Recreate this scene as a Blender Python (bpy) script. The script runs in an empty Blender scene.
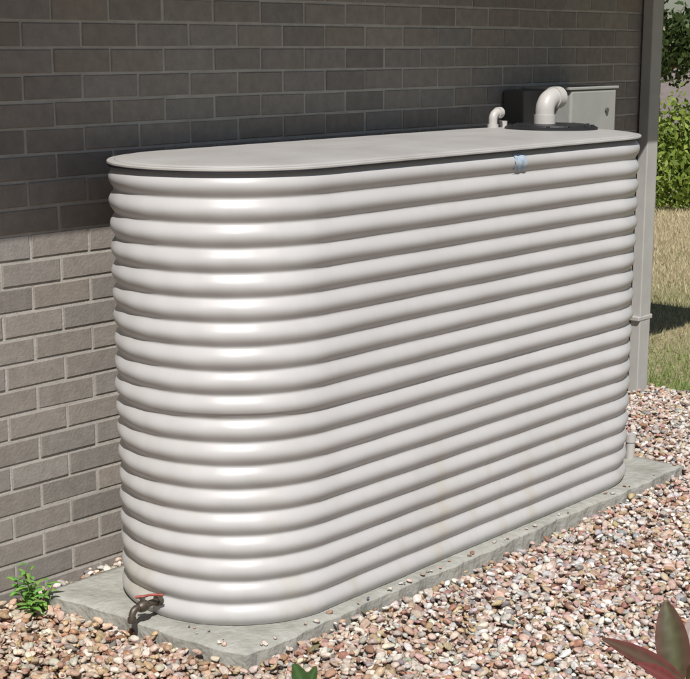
import bpy, math, random
import numpy as np
from mathutils import Vector, Matrix
random.seed(7); rng=np.random.default_rng(7)
S=bpy.context.scene
COL=S.collection
# ------------------------------------------------------------------ helpers
def mat(name, base=(.5,.5,.5), rough=.7, spec=.5, metal=0, n_scale=0, n_amt=.0, col2=None, bump=0, bump_scale=50, attr=None, coords='Object', trans=0):
    m=bpy.data.materials.new(name); m.use_nodes=True
    nt=m.node_tree; N=nt.nodes; L=nt.links
    b=N['Principled BSDF']
    b.inputs['Roughness'].default_value=rough
    b.inputs['Specular IOR Level'].default_value=spec
    b.inputs['Metallic'].default_value=metal
    tc=N.new('ShaderNodeTexCoord')
    src=None
    if attr:
        a=N.new('ShaderNodeAttribute'); a.attribute_name=attr; src=a.outputs['Color']
    if n_scale:
        nz=N.new('ShaderNodeTexNoise'); nz.inputs['Scale'].default_value=n_scale; nz.inputs['Detail'].default_value=4
        nz.inputs['Roughness'].default_value=.65
        L.new(tc.outputs[coords],nz.inputs['Vector'])
        mr=N.new('ShaderNodeMapRange'); mr.inputs[1].default_value=.3; mr.inputs[2].default_value=.7
        L.new(nz.outputs['Fac'],mr.inputs[0])
        mx=N.new('ShaderNodeMix'); mx.data_type='RGBA'
        L.new(mr.outputs[0],mx.inputs['Factor'])
        if src:
            mx.blend_type='MULTIPLY'; mx.inputs['Factor'].default_value=1
            nt.links.remove(mx.inputs['Factor'].links[0])
            mr.inputs[3].default_value=1-n_amt; mr.inputs[4].default_value=1+n_amt*.6
            L.new(src,mx.inputs['A']); L.new(mr.outputs[0],mx.inputs['B'])
        else:
            c2=col2 or tuple(c*(1-n_amt) for c in base)
            mx.inputs['A'].default_value=(*base,1); mx.inputs['B'].default_value=(*c2,1)
        L.new(mx.outputs['Result'],b.inputs['Base Color'])
    elif src: L.new(src,b.inputs['Base Color'])
    else: b.inputs['Base Color'].default_value=(*base,1)
    if bump:
        nb=N.new('ShaderNodeTexNoise'); nb.inputs['Scale'].default_value=bump_scale; nb.inputs['Detail'].default_value=2.5
        L.new(tc.outputs[coords],nb.inputs['Vector'])
        bp=N.new('ShaderNodeBump'); bp.inputs['Strength'].default_value=1; bp.inputs['Distance'].default_value=bump
        L.new(nb.outputs['Fac'],bp.inputs['Height']); L.new(bp.outputs['Normal'],b.inputs['Normal'])
    return m
def leafmat(name, attr='Col', rough=.45, trans=.3):
    m=bpy.data.materials.new(name); m.use_nodes=True
    nt=m.node_tree; N=nt.nodes; L=nt.links; b=N['Principled BSDF']
    a=N.new('ShaderNodeAttribute'); a.attribute_name=attr
    L.new(a.outputs['Color'],b.inputs['Base Color']); b.inputs['Roughness'].default_value=rough
    t=N.new('ShaderNodeBsdfTranslucent'); L.new(a.outputs['Color'],t.inputs['Color'])
    mx=N.new('ShaderNodeMixShader'); mx.inputs[0].default_value=trans
    L.new(b.outputs[0],mx.inputs[1]); L.new(t.outputs[0],mx.inputs[2]); L.new(mx.outputs[0],N['Material Output'].inputs['Surface'])
    return m
def npmesh(name, V, F, mats, smooth=True, col=None, mi=None, parent=None):
    V=np.asarray(V,dtype=np.float32); F=np.asarray(F,dtype=np.int32); k=F.shape[1]
    me=bpy.data.meshes.new(name); me.vertices.add(len(V)); me.vertices.foreach_set('co',V.ravel())
    me.loops.add(F.size); me.loops.foreach_set('vertex_index',F.ravel())
    me.polygons.add(len(F)); me.polygons.foreach_set('loop_start',np.arange(0,F.size,k,dtype=np.int32))
    me.polygons.foreach_set('loop_total',np.full(len(F),k,dtype=np.int32))
    me.polygons.foreach_set('use_smooth',np.full(len(F),smooth))
    for m in mats: me.materials.append(m)
    if mi is not None: me.polygons.foreach_set('material_index',np.asarray(mi,dtype=np.int32))
    if col is not None:
        ca=me.color_attributes.new('Col','FLOAT_COLOR','POINT')
        c=np.ones((len(V),4),dtype=np.float32); c[:,:3]=col; ca.data.foreach_set('color',c.ravel())
    me.update(calc_edges=True)
    o=bpy.data.objects.new(name,me); COL.objects.link(o)
    if parent: o.parent=parent
    return o
def empty(name,loc=(0,0,0)):
    e=bpy.data.objects.new(name,None); COL.objects.link(e); e.location=loc; e.empty_display_size=.2
    return e
class MB:
    def __init__(s): s.v=[]; s.f=[]; s.mi=[]; s.sm=[]
    def add(s,vs,fs,m=0,smooth=False):
        o=len(s.v); s.v+= [tuple(v) for v in vs]
        for f in fs: s.f.append(tuple(i+o for i in f)); s.mi.append(m); s.sm.append(smooth)
    def box(s,a,b,m=0):
        x0,y0,z0=a;x1,y1,z1=b
        s.add([(x0,y0,z0),(x1,y0,z0),(x1,y1,z0),(x0,y1,z0),(x0,y0,z1),(x1,y0,z1),(x1,y1,z1),(x0,y1,z1)],
              [(0,3,2,1),(4,5,6,7),(0,1,5,4),(1,2,6,5),(2,3,7,6),(3,0,4,7)],m)
    def tube(s,path,rad,m=0,n=20,caps=True,smooth=True):
        P=[Vector(p) for p in path]; R=rad if hasattr(rad,'__len__') else [rad]*len(P)
        t=(P[1]-P[0]).normalized(); u=t.orthogonal().normalized(); rings=[]
        for i,p in enumerate(P):
            if 0<i<len(P)-1: tn=((P[i+1]-p).normalized()+(p-P[i-1]).normalized())
            elif i==0: tn=P[1]-P[0]
            else: tn=P[-1]-P[-2]
            if tn.length<1e-9: tn=t
            tn=tn.normalized(); u=(u-tn*u.dot(tn)).normalized(); w=tn.cross(u)
            rings.append([p+(u*math.cos(2*math.pi*j/n)+w*math.sin(2*math.pi*j/n))*R[i] for j in range(n)])
        vs=[v for r in rings for v in r]; fs=[]
        for i in range(len(P)-1):
            for j in range(n):
                fs.append((i*n+j,i*n+(j+1)%n,(i+1)*n+(j+1)%n,(i+1)*n+j))
        s.add(vs,fs,m,smooth)
        if caps:
            s.add(rings[0],[tuple(range(n))[::-1]],m); s.add(rings[-1],[tuple(range(n))],m)
    def lathe(s,c,prof,m=0,n=40,smooth=True):
        vs=[];fs=[]
        for r,z in prof:
            for j in range(n):
                a=2*math.pi*j/n; vs.append((c[0]+r*math.cos(a),c[1]+r*math.sin(a),c[2]+z))
        for i in range(len(prof)-1):
            for j in range(n): fs.append((i*n+j,i*n+(j+1)%n,(i+1)*n+(j+1)%n,(i+1)*n+j))
        s.add(vs,fs,m,smooth)
    def done(s,name,mats,parent=None,bevel=0):
        me=bpy.data.meshes.new(name); me.from_pydata(s.v,[],s.f)
        for m in mats: me.materials.append(m)
        me.polygons.foreach_set('material_index',s.mi); me.polygons.foreach_set('use_smooth',s.sm)
        me.update(); o=bpy.data.objects.new(name,me); COL.objects.link(o)
        if parent: o.parent=parent
        if bevel:
            b=o.modifiers.new('bev','BEVEL'); b.width=bevel; b.segments=3; b.limit_method='ANGLE'; b.harden_normals=False
        return o
# ------------------------------------------------------------------ camera
YAW=.733; TILT=.2048; CAM=np.array([0,-3.879,1.7975])
cd=bpy.data.cameras.new('camera'); cam=bpy.data.objects.new('camera',cd); COL.objects.link(cam); S.camera=cam
cam.location=CAM; cd.sensor_width=36; cd.sensor_fit='HORIZONTAL'; cd.lens=36*1414/690; cd.clip_end=3000; cd.clip_start=.05
fw=Vector((math.cos(YAW)*math.cos(TILT),math.sin(YAW)*math.cos(TILT),-math.sin(TILT)))
cam.rotation_euler=fw.to_track_quat('-Z','Y').to_euler()
# ------------------------------------------------------------------ light
SAZ=math.radians(226); SEL=math.radians(51)
sv=Vector((math.cos(SAZ)*math.cos(SEL),math.sin(SAZ)*math.cos(SEL),math.sin(SEL)))
sd=bpy.data.lights.new('sun','SUN'); sun=bpy.data.objects.new('sun',sd); COL.objects.link(sun)
sd.energy=5.0; sd.angle=math.radians(.5); sd.color=(1,.972,.94)
sun.rotation_euler=(-sv).to_track_quat('-Z','Y').to_euler(); sun.location=(-6,-8,10)
W=bpy.data.worlds.new('World'); S.world=W; W.use_nodes=True
nt=W.node_tree; sk=nt.nodes.new('ShaderNodeTexSky'); sk.sky_type='NISHITA'; sk.sun_disc=False
sk.sun_elevation=SEL; sk.sun_rotation=math.radians(90)-SAZ
nt.links.new(sk.outputs[0],nt.nodes['Background'].inputs['Color']); nt.nodes['Background'].inputs['Strength'].default_value=.055
S.view_settings.view_transform='Standard'; S.view_settings.look='None'; S.view_settings.exposure=0
# ------------------------------------------------------------------ house
CX=6.83; CO=.086; ZB=-.10
house=empty('brick_house',(0,0,0))
m_brick=mat('brick',rough=.92,spec=.12,attr='Col',n_scale=22,n_amt=.16,bump=.0016,bump_scale=90)
m_mort=mat('mortar',(.47,.45,.415),rough=.95,spec=.1,n_scale=9,col2=(.35,.33,.295),bump=.002,bump_scale=120)
def brick_template():
    L,H,D=.230,.0755,.05; c=.003
    xs=[0,c,L-c,L]; zs=[0,c,H-c,H]; vs=[];fs=[]
    for iz,z in enumerate(zs):
        for ix,x in enumerate(xs):
            e=(ix in(0,3)) or (iz in (0,3)); vs.append((x,c if e else 0,z))
    for iz in range(3):
        for ix in range(3): a=iz*4+ix; fs.append((a,a+1,a+5,a+4))
    ring=[0,1,2,3,7,11,15,14,13,12,8,4]; o=len(vs)
    for i in ring: vs.append((vs[i][0],D,vs[i][2]))
    for k in range(12):
        a=ring[k];b=ring[(k+1)%12]; fs.append((b,a,o+k,o+(k+1)%12))
    return np.array(vs),np.array(fs)
bt,bf=brick_template()
def brickwall(length,end_fn,top,clip=None):
    V=[];F=[];C=[];n=0
    rows=int((top-ZB)/CO)
    for r in range(rows):
        z=ZB+r*CO+.005
        x=length; first=True
        while x>.03:
            w=.230 if (not first or r%2==0) else .110
            w=min(w,x) if clip else w
            x0=x-w
            t=bt.copy()
            t[:,0]=np.where(t[:,0]>.115,t[:,0]-.230+w,t[:,0])
            t+=np.array([x0+rng.normal(0,.0008),rng.normal(0,.0009),z+rng.normal(0,.0008)])
            t[:,2]+=(t[:,0]-x0)*rng.normal(0,.004)
            V.append(t);F.append(bf+n);n+=len(t)
            v=np.clip(rng.normal(1,.06),.84,1.16); hue=rng.normal(0,.010)
            base=np.array([.270+hue*.3,.244,.217-hue*.3])*v
            if rng.random()<.10: base*=.88
            C.append(np.tile(base,(len(t),1)))
            x=x0-.010; first=False
    V=np.concatenate(V)
    return end_fn(V),np.concatenate(F),np.concatenate(C)
X0=-1.5; LEN=CX-X0
V,F,C=brickwall(LEN,lambda v:v+np.array([X0,0,0]),2.42)
npmesh('north_brick_wall',V,F,[m_brick],False,C,parent=house)
V,F,C=brickwall(8-.055,lambda v:np.stack([CX-v[:,1],.055+v[:,0],v[:,2]],1),2.42,True)
npmesh('end_brick_wall',V,F,[m_brick],False,C,parent=house)
b=MB(); b.box((X0,.0045,-.3),(CX-.0045,8,2.43)); b.done('mortar_core',[m_mort],house)
m_fascia=mat('fascia_paint',(.10,.10,.10),rough=.5,n_scale=5,n_amt=.1)
m_soffit=mat('soffit_paint',(.20,.19,.185),rough=.8,n_scale=5,n_amt=.05)
m_tile=mat('roof_tile',(.12,.10,.09),rough=.85,n_scale=10,n_amt=.3,bump=.01,bump_scale=20)
EY=-.715; EZ=2.435; EX=CX+.85
b=MB()
b.box((X0-.7,EY+.02,EZ),(EX-.02,8.7,EZ+.01),0)
b.done('soffit',[m_soffit],house)
b=MB()
b.box((X0-.7,EY,EZ-.03),(EX,EY+.019,EZ+.17)); b.box((EX-.019,EY+.02,EZ-.03),(EX,8.7,EZ+.17))
b.done('fascia',[m_fascia],house)
b=MB()
rz=EZ+.18; ey=EY-.02
A=[(X0-.72,ey,rz),(EX+.02,ey,rz),(EX+.02,8.72,rz),(X0-.72,8.72,rz),(X0+3.6,4,rz+1.9),(EX-4.3,4,rz+1.9)]
b.add(A,[(0,1,5,4),(1,2,5),(2,3,4,5),(3,0,4),(3,2,1,0)]); b.done('roof',[m_tile],house)
m_dp=mat('downpipe_paint',(.43,.42,.395),rough=.5,n_scale=6,n_amt=.15)
b=MB(); b.box((6.595,-.072,-.06),(6.700,-.012,2.43))
for z in (.35,2.1): b.box((6.575,-.0755,z),(6.72,-.008,z+.025))
b.done('downpipe',[m_dp],house,.006)
# ------------------------------------------------------------------ tank
XL,XR,R,H,G=3.1748,4.9023,.4072,1.4437,.1369; YC=-(G+R)
tank=empty('water_tank',(0,0,0))
m_tank=bpy.data.materials.new('tank_paint'); m_tank.use_nodes=True
nt=m_tank.node_tree;N=nt.nodes;L=nt.links;b_=N['Principled BSDF']
tc=N.new('ShaderNodeTexCoord')
def noise(scale,detail=6,stretch=None):
    n=N.new('ShaderNodeTexNoise'); n.inputs['Scale'].default_value=scale; n.inputs['Detail'].default_value=detail
    if stretch:
        mp=N.new('ShaderNodeMapping'); mp.inputs['Scale'].default_value=stretch
        L.new(tc.outputs['Object'],mp.inputs['Vector']); L.new(mp.outputs[0],n.inputs['Vector'])
    else: L.new(tc.outputs['Object'],n.inputs['Vector'])
    return n
def mrange(src,a,b,c,d):
    m=N.new('ShaderNodeMapRange'); 
    for i,v in zip((1,2,3,4),(a,b,c,d)): m.inputs[i].default_value=v
    L.new(src,m.inputs[0]); return m.outputs[0]
def mix(f,a,b):
    m=N.new('ShaderNodeMix'); m.data_type='RGBA'; L.new(f,m.inputs['Factor'])
    for k,v in (('A',a),('B',b)):
        if isinstance(v,tuple): m.inputs[k].default_value=(*v,1)
        else: L.new(v,m.inputs[k])
    return m.outputs['Result']
def mul(a,b):
    m=N.new('ShaderNodeMath'); m.operation='MULTIPLY'; L.new(a,m.inputs[0]); L.new(b,m.inputs[1]); return m.outputs[0]
n1=noise(2.2,4); c=mix(mrange(n1.outputs['Fac'],.35,.7,0,1),(.500,.490,.480),(.462,.450,.438))
n2=noise(3.5,4,(3.0,3.0,.7)); 
sep=N.new('ShaderNodeSeparateXYZ'); L.new(tc.outputs['Object'],sep.inputs[0])
low=mrange(sep.outputs['Z'],.05,.7,1,0)
c=mix(mul(mrange(n2.outputs['Fac'],.52,.74,0,.6),low),c,(.42,.375,.28))
n5=noise(9,4,(2.2,2.2,.12)); c=mix(mrange(n5.outputs['Fac'],.5,.75,0,.15),c,(.37,.35,.32))
L.new(c,b_.inputs['Base Color'])
n3=noise(14,3); L.new(mrange(n3.outputs['Fac'],.3,.7,.34,.45),b_.inputs['Roughness'])
b_.inputs['Specular IOR Level'].default_value=.48
n4=noise(5,2); bp=N.new('ShaderNodeBump'); bp.inputs['Distance'].default_value=.003; bp.inputs['Strength'].default_value=.6
L.new(n4.outputs['Fac'],bp.inputs['Height']); L.new(bp.outputs[0],b_.inputs['Normal'])
cen=[];nor=[]
na=72; ns=60
for i in range(na+1):
    a=math.pi/2+math.pi*i/na; cen.append((XL,YC)); nor.append((math.cos(a),math.sin(a)))
for i in range(1,ns): cen.append((XL+(XR-XL)*i/ns,YC)); nor.append((0,-1))
for i in range(na+1):
    a=-math.pi/2+math.pi*i/na; cen.append((XR,YC)); nor.append((math.cos(a),math.sin(a)))
for i in range(1,ns): cen.append((XR-(XR-XL)*i/ns,YC)); nor.append((0,1))
cen=np.array(cen);nor=np.array(nor);NO=len(cen)
PITCH=.0755; ZT=H-.018; SEAM=.694
zs=[];rs=[]
def prof(z):
    ph=(ZT-.036-z)/PITCH*2*math.pi
    e=.05
    s=(math.sqrt(math.cos(ph/2)**2+e)-math.sqrt(e))/(math.sqrt(1+e)-math.sqrt(e))
    return -.0165*(1-s)
zlist=list(np.arange(.0,ZT,PITCH/26))+[ZT]
done=False
ST=.0018
for z in zlist:
    if z>=SEAM and not done:
        zs+= [SEAM-.0001,SEAM]; rs+=[prof(SEAM)-ST,prof(SEAM)]; done=True
    zs.append(z); rs.append(prof(z)+(0 if z>=SEAM else -ST))
zs=np.array(zs);rs=np.array(rs)
V=[]
tt=np.arange(NO)
for z,r in zip(zs,rs):
    wob=.0014*np.sin(tt*.11+z*9)+.0011*np.sin(tt*.31-z*17)+.0006*np.sin(tt*.83+z*31)
    rad=R+r+wob*np.minimum(1,(ZT-z)*6)
    V.append(np.stack([cen[:,0]+nor[:,0]*rad,cen[:,1]+nor[:,1]*rad,np.full(NO,z)],1))
V=np.concatenate(V)
nz=len(zs); I=np.arange(NO); J=(I+1)%NO
F=np.concatenate([np.stack([k*NO+I,k*NO+J,(k+1)*NO+J,(k+1)*NO+I],1) for k in range(nz-1)])
npmesh('corrugated_wall',V,F,[m_tank],True,parent=tank)
def rings(name,prof,m,smooth=False):
    V=np.concatenate([np.stack([cen[:,0]+nor[:,0]*r,cen[:,1]+nor[:,1]*r,np.full(NO,z)],1) for r,z in prof])
    F=np.concatenate([np.stack([k*NO+I,k*NO+J,(k+1)*NO+J,(k+1)*NO+I],1) for k in range(len(prof)-1)])
    return npmesh(name,V,F,[m],smooth,parent=tank)
m_lid=mat('lid_paint',(.44,.43,.412),rough=.5,spec=.4,n_scale=3.5,col2=(.37,.352,.33),bump=.002,bump_scale=6)
rings('lid',[(R-.03,H-.010),(R+.002,H-.010),(R+.004,H-.008),(R+.004,H-.003),(R+.001,H+.000),(R-.02,H+.001)],m_lid)
rings('lid_panel',[(R-.0205,H+.0005),(R-.021,H+.0022)]+[(max(.0005,(R-.021)*math.cos(t)),H+.0022+.012*math.sin(t)) for t in np.linspace(.1,math.pi/2,9)],m_lid,True)
m_rub=mat('black_rubber',(.025,.027,.035),rough=.6,n_scale=20,n_amt=.3)
rings('rim_gasket',[(R-.04,H-.0165),(R+.0015,H-.0165),(R+.0015,H-.0103),(R-.04,H-.0103)],m_rub)
m_st=bpy.data.materials.new('blue_label'); m_st.use_nodes=True
nt=m_st.node_tree;N=nt.nodes;L=nt.links;b_=N['Principled BSDF'];tc=N.new('ShaderNodeTexCoord')
n=noise(60,4); L.new(mix(mrange(n.outputs['Fac'],.4,.6,0,1),(.26,.42,.60),(.45,.49,.53)),b_.inputs['Base Color']); b_.inputs['Roughness'].default_value=.4
zz=np.linspace(ZT-.004,ZT-.066,20); V=[]
for z in zz:
    for q,x in enumerate(np.linspace(4.155,4.225,6)): V.append((x+.003*math.sin(z*300),YC-(R+prof(z)+.0032),z+.003*math.sin(q*2.3)))
F=[(i*6+j,(i+1)*6+j,(i+1)*6+j+1,i*6+j+1) for i in range(19) for j in range(5)]
npmesh('label',V,F,[m_st],True,parent=tank)
m_blk=mat('black_plastic',(.022,.022,.024),rough=.45,n_scale=15,n_amt=.3)
m_pvc=mat('cream_pvc',(.50,.48,.45),rough=.4,n_scale=8,n_amt=.15)
b=MB(); sc=(5.05,-.50,H+.007)
b.lathe(sc,[(.195,-.006),(.195,.012),(.185,.018),(.16,.018),(.155,.024),(.06,.026),(.001,.026)],0,48,False)
for k in range(12):
    a=k*math.pi/6; p=(sc[0]+.172*math.cos(a),sc[1]+.172*math.sin(a),sc[2]+.016); b.tube([p,(p[0],p[1],p[2]+.008)],.007,0,8)
b.done('leaf_strainer',[m_blk],tank)
def arc(c,r,a0,a1,n=10,ax='x'):
    return [(c[0]+r*math.cos(a0+(a1-a0)*i/n),c[1],c[2]+r*math.sin(a0+(a1-a0)*i/n)) for i in range(n+1)]
b=MB(); px,py=5.045,-.47; z0=H+.024; rr=.055
path=[(px,py,z0),(px,py,z0+.060)]+arc((px+rr,py,z0+.060),rr,math.pi,math.pi/2)[1:]+[(px+rr+.03,py,z0+.060+rr)]
b.tube(path,.040,0,24); b.tube([(px,py,z0),(px,py,z0+.045)],.046,0,24); b.tube([(px+rr,py,z0+.060+rr),(px+rr+.045,py,z0+.060+rr)],.046,0,24)
b.done('inlet_elbow',[m_pvc],tank,.003)
b=MB(); px,py=5.0,-.235; z0=H+.003; rr=.028
path=[(px,py,z0),(px,py,z0+.040)]+arc((px+rr,py,z0+.040),rr,math.pi,math.pi/2)[1:]+[(px+rr+.02,py,z0+.040+rr)]
b.tube(path,.019,0,16); b.tube([(px,py,z0),(px,py,z0+.02)],.024,0,16); b.tube([(px+rr,py,z0+.040+rr),(px+rr+.025,py,z0+.040+rr)],.024,0,16)
b.tube([(px+.10,py+.02,z0),(px+.10,py+.02,z0+.03)],.02,0,16)
b.done('vent_elbow',[m_pvc],tank,.002)
# tap
m_brass=mat('brass',(.17,.14,.11),rough=.5,metal=.7,n_scale=40,n_amt=.5)
m_red=mat('red_lever',(.36,.07,.045),rough=.55,n_scale=60,n_amt=.5)
m_steel=mat('steel',(.3,.29,.27),rough=.4,metal=1,n_scale=30,n_amt=.3)
tap=MB(); tx,ty,tz=XL-R+.012,-.58,.058
tap.tube([(tx,ty,tz),(tx-.018,ty,tz)],.018,0,6,smooth=False)
tap.tube([(tx-.018,ty,tz),(tx-.06,ty,tz)],.0105,0,16)
tap.tube([(tx-.055,ty,tz),(tx-.062,ty,tz),(tx-.07,ty,tz),(tx-.085,ty,tz),(tx-.092,ty,tz)],[.013,.018,.0195,.018,.013],0,16)
tap.tube([(tx-.09,ty,tz),(tx-.102,ty,tz),(tx-.112,ty,tz-.006),(tx-.118,ty,tz-.018),(tx-.119,ty,tz-.036)],[.0115,.0115,.0115,.0115,.011],0,16)
tap.tube([(tx-.119,ty,tz-.026),(tx-.119,ty,tz-.041)],.014,0,16)
tap.tube([(tx-.075,ty,tz),(tx-.075,ty,tz+.030)],.008,2,12)
tap.tube([(tx-.075,ty,tz+.026),(tx-.075,ty,tz+.033)],.011,2,6,smooth=False)
tap.tube([(tx-.092,ty+.014,tz+.031),(tx-.075,ty,tz+.031),(tx-.060,ty-.014,tz+.036),(tx-.045,ty-.032,tz+.038),(tx-.030,ty-.050,tz+.037)],[.004,.006,.0038,.0045,.0045],1,12)
tap.done('tap',[m_brass,m_red,m_steel],tank,.001)
# ---- pump box on wall
pump=empty('rainwater_switch_box',(0,0,0))
m_box=mat('grey_box_paint',(.34,.34,.315),rough=.5,n_scale=6,n_amt=.15)
m_dark=mat('box_shade_and_lock',(.10,.095,.09),rough=.5,n_scale=6,n_amt=.15)  # darkened box grey with shade put into the colour; also colours the lock
b=MB(); b.box((5.56,-.265,1.15),(5.95,-.02,1.598)); b.done('cover',[m_box],pump,.012)
b=MB(); b.box((5.545,-.269,1.5985),(5.965,-.01,1.612)); b.done('cover_top',[m_box],pump,.004)
b=MB(); b.box((5.38,-.13,1.2),(5.543,-.01,1.60)); b.done('shaded_box_back',[m_dark],pump,.01)  # set-back left part of the box, its shadow painted as dark colour
b=MB(); b.tube([(5.86,-.268,1.50),(5.86,-.275,1.50)],.012,0,16); b.done('lock',[m_dark],pump)
b=MB(); b.tube([(5.355,-.765,-.05),(5.355,-.765,.09)],.020,0,20); b.tube([(5.355,-.765,.075),(5.355,-.765,.11)],.024,0,20)
b.done('drain_pipe',[m_pvc],tank,.003)
# ------------------------------------------------------------------ slab
m_conc=mat('concrete',(.41,.405,.365),rough=.9,spec=.2,n_scale=7,col2=(.27,.265,.23),bump=.008,bump_scale=35)
def slab():
    x0,x1,y0,y1=2.745,5.42,-.995,-.125
    import bmesh
    bm=bmesh.new(); nx,ny=110,44
    vs=[[None]*(ny+1) for _ in range(nx+1)]
    for i in range(nx+1):
        for j in range(ny+1):
            x=x0+(x1-x0)*i/nx; y=y0+(y1-y0)*j/ny
            x-=.085*(j/ny)*(1-i/nx)
            e=min(i,nx-i,j)
            z=0.0 if e>1 else (-.0020 if e==1 else -.007)
            wx=.006*math.sin(y*11)+.004*math.sin(y*37); wy=.006*math.sin(x*6)+.004*math.sin(x*23)+.003*math.sin(x*61)
            if i<3 or i>nx-3: x+=wx
            if j<3: y+=wy
            if i<4 and j<4: x+=.003*(4-i)*(4-j)/4; y+=.003*(4-i)*(4-j)/4
            if e>2: z-=.0008+.0006*math.sin(x*13+y*7)
            vs[i][j]=bm.verts.new((x,y,z))
    for i in range(nx):
        for j in range(ny): bm.faces.new((vs[i][j],vs[i+1][j],vs[i+1][j+1],vs[i][j+1]))
    ring=[vs[i][0] for i in range(nx+1)]+[vs[nx][j] for j in range(1,ny+1)]+[vs[i][ny] for i in range(nx-1,-1,-1)]+[vs[0][j] for j in range(ny-1,0,-1)]
    low=[bm.verts.new((v.co.x,v.co.y,-.12)) for v in ring]
    for k in range(len(ring)):
        a=ring[k];b2=ring[(k+1)%len(ring)]; bm.faces.new((b2,a,low[k],low[(k+1)%len(ring)]))
    me=bpy.data.meshes.new('concrete_slab'); bm.to_mesh(me); bm.free(); me.materials.append(m_conc)
    n_top=nx*ny
    for i,p in enumerate(me.polygons): p.use_smooth=i<n_top
    o=bpy.data.objects.new('concrete_slab',me); COL.objects.link(o); o.location.z=-.001
slab()
# ------------------------------------------------------------------ ground
GZ=-.075
m_ground=bpy.data.materials.new('lawn_ground'); m_ground.use_nodes=True
nt=m_ground.node_tree;N=nt.nodes;L=nt.links;b_=N['Principled BSDF'];tc=N.new('ShaderNodeTexCoord')
n=noise(.35,4); n2=noise(14,5)
c=mix(mrange(n.outputs['Fac'],.4,.62,0,1),(.36,.30,.18),(.17,.19,.07)); 
c=mix(mrange(n2.outputs['Fac'],.3,.7,0,.6),c,(.22,.18,.10)); L.new(c,b_.inputs['Base Color']); b_.inputs['Roughness'].default_value=.95
bp=N.new('ShaderNodeBump'); bp.inputs['Distance'].default_value=.03; L.new(n2.outputs['Fac'],bp.inputs['Height']); L.new(bp.outputs[0],b_.inputs['Normal'])
def gz(x,y):
    d=x*.82+(y+3.9)*.57
    t=np.clip((d-19)/14,0,1); t=t*t*(3-2*t)
    far=np.clip((d-150)/600,0,1)
    return GZ-3.0*t+far*far*14*(1+.4*np.sin(x*.01+y*.013))
ax=np.unique(np.concatenate([-np.geomspace(900,6,30),np.linspace(-6,45,103),np.geomspace(45,1500,40)]))
X,Y=np.meshgrid(ax,np.unique(np.concatenate([-np.geomspace(900,8,30),np.linspace(-8,45,107),np.geomspace(45,1500,40)])))
V=np.stack([X.ravel(),Y.ravel(),gz(X,Y).ravel()],1); h_,w_=X.shape
ii=(np.arange(h_-1)[:,None]*w_+np.arange(w_-1)[None,:]).ravel()
npmesh('ground',V,np.stack([ii,ii+1,ii+w_+1,ii+w_],1),[m_ground],True)
# gravel
import bmesh
bm=bmesh.new(); bmesh.ops.create_icosphere(bm,subdivisions=2,radius=1); bm.verts.ensure_lookup_table()
iv=np.array([v.co[:] for v in bm.verts]); iff=np.array([[v.index for v in f.verts] for f in bm.faces]); bm.free()
def variant(seed):
    r=np.random.default_rng(seed); v=iv.copy()
    for _ in range(7):
        d=r.normal(size=3); d/=np.linalg.norm(d); k=r.uniform(.5,.9)
        s=v@d; over=np.maximum(s-k,0); v-=np.outer(over*r.uniform(.6,1),d)
    for _ in range(3):
        d=r.normal(size=3); v*= (1+.10*np.sin(v@d*2+r.uniform(0,6)))[:,None]
    v*=np.array([1.18,r.uniform(.7,1.0),r.uniform(.45,.75)])
    return v
VAR=np.array([variant(i) for i in range(30)])
def inview(P,m=.34):
    d=P[:,:2]-CAM[:2]; Fd=d[:,0]*math.cos(YAW)+d[:,1]*math.sin(YAW); Rr=d[:,0]*math.sin(YAW)-d[:,1]*math.cos(YAW)
    return (Fd>3.1)&(np.abs(Rr)<m*Fd)
def layer(density,zm,zs_,smin,smax):
    x0,x1,y0,y1=1.6,6.82,-3.6,-.0
    n=int(density*(x1-x0)*(y1-y0)); P=np.stack([rng.uniform(x0,x1,n),rng.uniform(y0,y1,n),np.zeros(n)],1)
    P=P[inview(P)]
    xl=2.745-.085*(P[:,1]+.995)/.87
    ins=(P[:,0]>xl-.006)&(P[:,0]<5.43)&(P[:,1]>-1.003)&(P[:,1]<-.12)
    P=P[~ins]; P=P[(P[:,1]<-.012)]
    P[:,2]=zm+rng.normal(0,zs_,len(P)) + .008*np.sin(P[:,0]*3.1+P[:,1]*2)*np.sin(P[:,1]*4.3)+.012*np.clip((3.4-P[:,0]),0,1)
    s=smin*(smax/smin)**(rng.random(len(P))**1.5)
    return P,s
L1=layer(2500,-.062,.003,.009,.018); L2=layer(2400,-.050,.005,.007,.021); L3=layer(380,-.037,.005,.008,.020)
P=np.concatenate([L1[0],L2[0],L3[0]]); sc_=np.concatenate([L1[1],L2[1],L3[1]])
n=34; Q=np.stack([rng.uniform(2.8,5.4,n),-.985+np.abs(rng.normal(0,.010,n)),np.full(n,.003)],1)
Q2=np.stack([2.76+np.abs(rng.normal(0,.02,8)),rng.uniform(-.95,-.6,8),np.full(8,.003)],1)
P=np.concatenate([P,Q,Q2]); sc_=np.concatenate([sc_,rng.uniform(.004,.011,42)])
n=len(P)
an=rng.uniform(0,2*np.pi,n); t1=rng.normal(0,.32,n); t2=rng.normal(0,.32,n)
v=VAR[rng.integers(0,30,n)]*sc_[:,None,None]
def rot(v,a,i,j):
    c,s=np.cos(a)[:,None],np.sin(a)[:,None]; x=v[:,:,i].copy();y=v[:,:,j].copy(); v[:,:,i]=c*x-s*y; v[:,:,j]=s*x+c*y
rot(v,t1,0,2);rot(v,t2,1,2);rot(v,an,0,1)
v+=P[:,None,:]
pal=np.array([[.54,.38,.31],[.60,.47,.40],[.64,.57,.51],[.72,.70,.66],[.44,.26,.18],[.30,.17,.11],[.48,.37,.24],[.42,.40,.38],[.24,.22,.21],[.56,.43,.31],[.70,.64,.55],[.50,.31,.25],[.50,.48,.46]])
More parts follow.
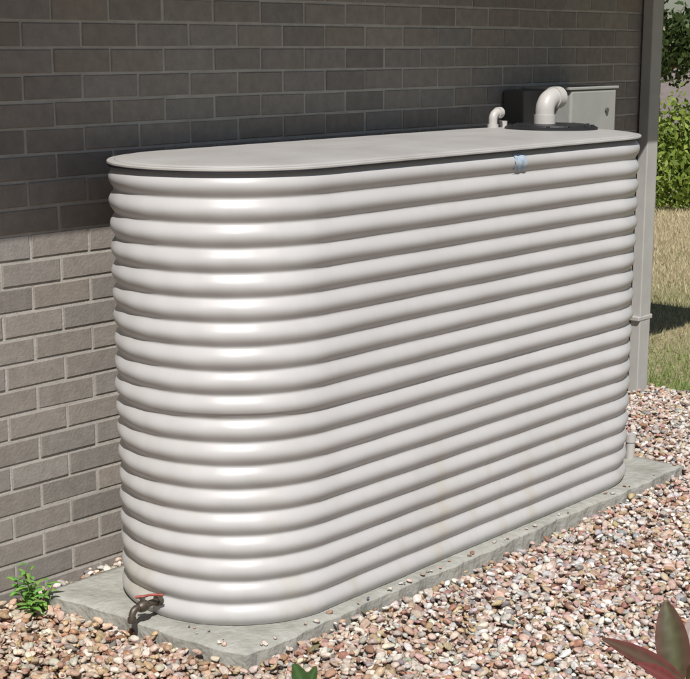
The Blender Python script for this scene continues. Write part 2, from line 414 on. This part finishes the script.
pw=np.array([.14,.15,.13,.12,.06,.05,.08,.07,.03,.06,.07,.04,.05]); pw/=pw.sum()
pc=pal[rng.choice(len(pal),n,p=pw)]*rng.uniform(.74,1.15,(n,1))+rng.normal(0,.015,(n,3)); pc=np.clip(pc,.03,.85)
# patchy dust / moisture over areas of the bed
pa=.5+.5*np.sin(P[:,0]*2.3+1.7*np.sin(P[:,1]*1.9))*np.sin(P[:,1]*2.9+P[:,0]); pc=pc*(1-.10*pa[:,None])
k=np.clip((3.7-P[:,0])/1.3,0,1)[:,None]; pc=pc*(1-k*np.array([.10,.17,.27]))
nv=len(iv)
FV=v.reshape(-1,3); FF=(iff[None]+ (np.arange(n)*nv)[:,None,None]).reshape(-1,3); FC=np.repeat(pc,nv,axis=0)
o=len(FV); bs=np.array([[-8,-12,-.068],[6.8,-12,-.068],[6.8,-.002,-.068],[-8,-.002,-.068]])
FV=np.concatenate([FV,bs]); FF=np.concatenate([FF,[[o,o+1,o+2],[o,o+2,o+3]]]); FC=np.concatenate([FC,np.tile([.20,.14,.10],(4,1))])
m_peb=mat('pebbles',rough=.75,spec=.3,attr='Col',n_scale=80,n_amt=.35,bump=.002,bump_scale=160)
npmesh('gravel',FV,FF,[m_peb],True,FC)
# ------------------------------------------------------------------ leaves
class Leaves:
    def __init__(s): s.V=[];s.F=[];s.C=[];s.n=0
    def leaf(s,p,d,up,L,Wd,col,curl=.3,fold=.25,seg=8,col2=None,blunt=.8):
        p=Vector(p);d=Vector(d).normalized(); up=Vector(up); side=d.cross(up).normalized(); nn=side.cross(d).normalized()
        vs=[];cs=[]
        for i in range(seg+1):
            t=i/seg; w=Wd*.5*max(.02,math.sin(math.pi*min(1,t*.96+.02))**blunt)*(1.15-.3*t)
            ctr=p+d*(L*t*(1-.15*curl*t))-nn*(curl*L*t*t*.6)
            for q in (-1,-.5,0,.5,1):
                vs.append(ctr+side*(w*q)+nn*(abs(q)*w*fold+ (.05*w*math.sin(i*2.1+q*3)))) 
                k=1.5 if q==0 else (1.12 if i%2 else .92)
                cc=np.array(col)*k
                if col2 is not None:
                    e=abs(q)**2*.7; cc=cc*(1-e)+np.array(col2)*e
                cs.append(cc)
        for i in range(seg):
            for j in range(4): a=i*5+j+s.n; s.F.append((a,a+1,a+6,a+5))
        s.V+=[tuple(q) for q in vs]; s.C+=cs; s.n+=len(vs)
    def make(s,name,m,parent=None): return npmesh(name,s.V,s.F,[m],True,np.clip(np.array(s.C),0,1),parent=parent)
m_leaf=leafmat('leaf_surface',rough=.35,trans=.2)
m_leaf2=leafmat('soft_leaf',rough=.6,trans=.35)
m_bark=mat('bark',(.12,.08,.05),rough=.9,n_scale=20,n_amt=.4,bump=.004,bump_scale=40)
def px2w(x,y,Fd):
    f=1414; ct,st=math.cos(TILT),math.sin(TILT)
    F_=f*ct-(y-340)*st; D_=f*st+(y-340)*ct; k=Fd/F_
    Rr=(x-345)*k; return Vector((Fd*math.cos(YAW)+Rr*math.sin(YAW),CAM[1]+Fd*math.sin(YAW)-Rr*math.cos(YAW),CAM[2]-D_*k))
weed=empty('weed',(0,0,0)); wl=Leaves(); st=MB(); base=Vector((2.590,-.15,-.055))
random.seed(3)
for s_ in range(11):
    a=random.uniform(0,2*math.pi); hh=random.uniform(.06,.18); lean=random.uniform(.02,.07)
    pts=[base+Vector((math.cos(a)*lean*t,math.sin(a)*lean*t-.01*t,hh*t)) for t in (0,.35,.7,1)]
    st.tube(pts,[.0025,.002,.0016,.001],0,6)
    for k in range(7):
        t=.25+.75*k/6; p=base+Vector((math.cos(a)*lean*t,math.sin(a)*lean*t-.01*t,hh*t)); b2=a+k*2.4
        wl.leaf(p,(math.cos(b2),math.sin(b2),random.uniform(.1,.7)),(0,0,1),random.uniform(.028,.058),random.uniform(.013,.023),(.18*random.uniform(.8,1.3),.37*random.uniform(.8,1.2),.08),curl=.5,seg=4)
wl.make('leaves',m_leaf2,weed); st.done('stems',[mat('green_stem',(.12,.22,.06),n_scale=20,n_amt=.2)],weed)
m_rstem=mat('red_stem',(.22,.07,.05),rough=.6,n_scale=20,n_amt=.3)
rs_=empty('red_tip_shrub',(0,0,0)); rl=Leaves(); st=MB()
def shrub(lv,st,root,tips,cols,seed,nl=5,Lr=(.07,.11)):
    random.seed(seed)
    for tip in tips:
        mid=(root+tip)/2+Vector((random.uniform(-.04,.04),random.uniform(-.04,.04),-.05))
        pts=[root,root.lerp(mid,.5),mid,mid.lerp(tip,.6),tip]
        st.tube(pts,[.008,.006,.005,.004,.003],0,8)
        for k in range(nl):
            p=mid.lerp(tip,.1+.75*k/nl); a=k*2.4+random.uniform(-.3,.3)
            lv.leaf(p,(math.cos(a),math.sin(a),random.uniform(.1,.6)),(0,0,1),random.uniform(*Lr),random.uniform(.032,.045),random.choice(cols),curl=.25)
root=px2w(690,760,2.35); root.z=-.06
tip=px2w(684,684,2.35)
cols=[(.13,.03,.03),(.09,.05,.03),(.06,.08,.03),(.18,.04,.04)]
tips=[tip]+[tip+Vector((random.uniform(.0,.25),random.uniform(-.3,.0),random.uniform(-.30,-.16))) for _ in range(7)]
shrub(rl,st,root,tips,cols,5,nl=4)
def aimed(lv,a,b,Fa,Fb,W_,col,**k):
    A=px2w(*a,Fa);B=px2w(*b,Fb); d=B-A; view=(Vector(CAM)-A).normalized(); up=k.pop('up',None) or (view*.8+Vector((-.1,0,.5)))
    lv.leaf(A,d,up,d.length,W_,col,**k)
aimed(rl,(678,684),(666,601),2.35,2.40,.060,(.065,.065,.028),curl=.1,col2=(.13,.035,.03),fold=.22,blunt=.62,seg=12)
aimed(rl,(684,682),(606,637),2.35,2.31,.036,(.08,.055,.035),curl=.14,col2=(.22,.045,.05),fold=.35,blunt=.7,seg=12)
aimed(rl,(688,678),(700,606),2.38,2.44,.050,(.08,.065,.03),curl=.1,col2=(.20,.04,.04),blunt=.65)
aimed(rl,(684,690),(640,662),2.35,2.28,.030,(.16,.05,.045),curl=.1,col2=(.27,.06,.06),seg=12)
aimed(rl,(686,684),(720,650),2.35,2.30,.04,(.09,.07,.03),curl=.1)
rl.make('leaves',m_leaf,rs_); st.done('stems',[m_rstem],rs_)
gs=empty('green_shrub',(0,0,0)); gl=Leaves(); st=MB()
root=px2w(300,800,2.6); root.z=-.06; tip=px2w(304,694,2.6)
shrub(gl,st,root,[tip-Vector((0,0,.03))]+[tip+Vector((random.uniform(-.15,.05),random.uniform(-.2,-.02),random.uniform(-.3,-.16))) for _ in range(5)],[(.05,.11,.03),(.07,.14,.04)],9)
aimed(gl,(306,694),(294,664),2.6,2.6,.034,(.05,.10,.03),curl=.05,blunt=.6)
aimed(gl,(306,694),(316,667),2.6,2.6,.024,(.05,.10,.03),curl=.05,blunt=.6)
gl.make('leaves',m_leaf,gs); st.done('stems',[m_bark],gs)
dl=Leaves(); rr_=random.Random(5)
for _ in range(26):
    x,y=rr_.uniform(2.4,6.3),rr_.uniform(-2.2,-.06)
    if 2.6<x<5.5 and y>-1.05: y=-1.02-rr_.random()*.5
    a=rr_.uniform(0,6.28)
    dl.leaf((x,y,-.030+.012*max(0,min(1,3.4-x))),(math.cos(a),math.sin(a),rr_.uniform(-.05,.3)),(rr_.uniform(-.4,.4),rr_.uniform(-.4,.4),1),rr_.uniform(.03,.055),rr_.uniform(.010,.018),(.26*rr_.uniform(.6,1.2),.17*rr_.uniform(.7,1.1),.09),curl=rr_.uniform(-.2,.5),seg=5)
dl.make('fallen_leaves',m_leaf2)
# ------------------------------------------------------------------ mass foliage
def cloud(name,centres,radii,count,size,colA,colB,m,parent=None,seed=1,hollow=.5):
    r=np.random.default_rng(seed); cs=np.array(centres);rd=np.array(radii)
    w=(rd.prod(1))**(2/3); w/=w.sum(); k=r.choice(len(cs),count,p=w)
    d=r.normal(size=(count,3)); d/=np.linalg.norm(d,axis=1)[:,None]
    rad=(hollow+(1-hollow)*r.random(count))[:,None]*(1+.12*r.normal(size=(count,1)))
    P=cs[k]+d*rd[k]*rad
    u=r.normal(size=(count,3)); u/=np.linalg.norm(u,axis=1)[:,None]
    nn=d+.8*r.normal(size=(count,3)); nn/=np.linalg.norm(nn,axis=1)[:,None]
    u=np.cross(nn,u); u/=np.linalg.norm(u,axis=1)[:,None]; w2=np.cross(nn,u)
    s=size*r.uniform(.6,1.3,(count,1))
    V=np.stack([P-u*s,P-w2*s*.45,P+u*s,P+w2*s*.45],1).reshape(-1,3)
    F=np.arange(count*4).reshape(-1,4)
    t=np.clip(r.random((count,1))*.6+.4*r.random((len(cs),1))[k],0,1)
    C=np.repeat(np.array(colA)*(1-t)+np.array(colB)*t,4,axis=0)
    return npmesh(name,V,F,[m],False,C,parent=parent)
r=np.random.default_rng(11)
def along(A,B,n,rz,jit): 
    t=r.random(n)[:,None]; return np.array(A)*(1-t)+np.array(B)*t+r.normal(size=(n,3))*np.array(jit)
A=(13.2,7.5,.42);B=(19.5,-1.5,.42)
cs=along(A,B,90,0,(.25,.25,.18)); rd=np.stack([r.uniform(.35,.65,90)]*2+[r.uniform(.35,.6,90)],1)
hd=empty('hedge',(0,0,0))
cloud('leaves',cs,rd,42000,.05,(.08,.14,.02),(.34,.42,.07),m_leaf2,hd,2,.55)
b=MB()
for c_ in cs[::3]: b.tube([(c_[0],c_[1],GZ-.05),(c_[0]+.05,c_[1],.3),(c_[0],c_[1]+.05,c_[2]+.2)],[.03,.02,.01],0,6)
b.done('branches',[m_bark],hd)
def tree(name,base,height,spread,seed,count,leafsize,cA,cB):
    e=empty(name,(0,0,0)); b=MB(); r=np.random.default_rng(seed); base=Vector(base)
    top=base+Vector((.2,.1,height*.75))
    b.tube([base,base.lerp(top,.3)+Vector((.08,0,0)),base.lerp(top,.7),top],[.16,.12,.08,.03],0,10)
    cs=[]
    for k in range(16):
        t=r.uniform(.3,.95); p=base.lerp(top,t); a=k*2.4+r.uniform(-.4,.4); rr=spread*r.uniform(.5,1)*(1.15-.5*t)
        q=p+Vector((math.cos(a)*rr,math.sin(a)*rr,r.uniform(-.1,.9)))
        b.tube([p,p.lerp(q,.5)+Vector((0,0,.15)),q],[.05,.03,.012],0,6); cs.append(q[:]); cs.append((q.lerp(p,.35)+Vector((r.normal()*.3,r.normal()*.3,r.normal()*.3)))[:])
    cs.append(top[:]); rd=r.uniform(.35,.8,(len(cs),3))*np.array([1,1,.75])*spread*.45
    b.done('trunk',[m_bark],e); cloud('crown',cs,rd,count,leafsize,cA,cB,m_leaf2,e,seed,.3)
tree('garden_tree',(18.6,7.2,GZ-.1),5.2,2.5,4,18000,.07,(.02,.045,.012),(.09,.13,.03))
tree('garden_tree',(24,2.0,-1.6),5.5,2.3,5,12000,.08,(.03,.06,.015),(.09,.14,.04))
nb=empty('neighbour_house',(0,0,0)); hx,hy=31,12.5
m_nw=mat('rendered_wall',(.5,.45,.38),rough=.9,n_scale=3,n_amt=.1); m_nr=mat('grey_roof_tile',(.22,.18,.165),rough=.9,n_scale=2,n_amt=.25,bump=.03,bump_scale=6)
m_gl=mat('window_glass',(.04,.05,.06),rough=.1,n_scale=1,n_amt=.1)
b=MB(); b.box((hx-3,hy-8,-3.4),(hx+6,hy+8,-.055)); b.done('walls',[m_nw],nb)
b=MB(); A=[(hx-3.6,hy-8.6,-.05),(hx+6.6,hy-8.6,-.05),(hx+6.6,hy+8.6,-.05),(hx-3.6,hy+8.6,-.05),(hx+1.5,hy-4,1.35),(hx+1.5,hy+4,1.35)]
b.add(A,[(0,1,4),(1,2,5,4),(2,3,5),(3,0,4,5),(3,2,1,0)]); b.done('roof',[m_nr],nb)
b=MB()
for yy in (-6,-2,2.5,6): b.box((hx-3.03,hy+yy-.8,-2.2),(hx-2.99,hy+yy+.8,-.9))
b.done('windows',[m_gl],nb)
cs=[];rd=[]
for k in range(170):
    a=math.radians(r.uniform(-20,75)); d=r.uniform(60,130); x=d*math.cos(a);y=d*math.sin(a)-4
    cs.append((x,y,float(gz(np.array(x),np.array(y)))+r.uniform(1,2.6))); q=r.uniform(2.5,4.5); rd.append((q,q,q*.6))
cloud('distant_trees',cs,rd,30000,.5,(.04,.07,.03),(.10,.14,.06),m_leaf2,None,8,.6)
def lawn():
    r=np.random.default_rng(21); n=260000
    x=6.83+12*r.random(n)**1.4; y=r.uniform(-4,7.5,n); P=np.stack([x,y,np.zeros(n)],1)
    d=P[:,:2]-CAM[:2]; Fd=d[:,0]*math.cos(YAW)+d[:,1]*math.sin(YAW); Rr=(d[:,0]*math.sin(YAW)-d[:,1]*math.cos(YAW))/Fd
    k=(Rr>.15)&(Rr<.33)&((x>CX+.02)|(y<0)); P=P[k]; n=len(P); P[:,2]=gz(P[:,0],P[:,1])-.002
    a=r.uniform(0,2*np.pi,n); h=r.uniform(.018,.05,n)*(1+.3*(P[:,0]>9)); w=r.uniform(.002,.004,n)*(1+(P[:,0]-6.8)*.12)
    dx=np.stack([np.cos(a)*w,np.sin(a)*w,0*a],1); l=np.stack([r.normal(0,.014,n),r.normal(0,.014,n),h],1)
    V=np.stack([P-dx,P+dx,P+l],1).reshape(-1,3)
    g=np.clip(.6+.5*np.sin(P[:,0]*1.3+1)*np.sin(P[:,1]*1.7)+r.normal(0,.3,n)-(P[:,0]-8.3)*.5,0,1)[:,None]
    C=np.array([.62,.52,.34])*(1-g)+np.array([.22,.31,.08])*g; C*=r.uniform(.75,1.2,(n,1))
    npmesh('lawn_grass',V,np.arange(3*n).reshape(-1,3),[m_leaf2],False,np.repeat(C,3,axis=0))
lawn()
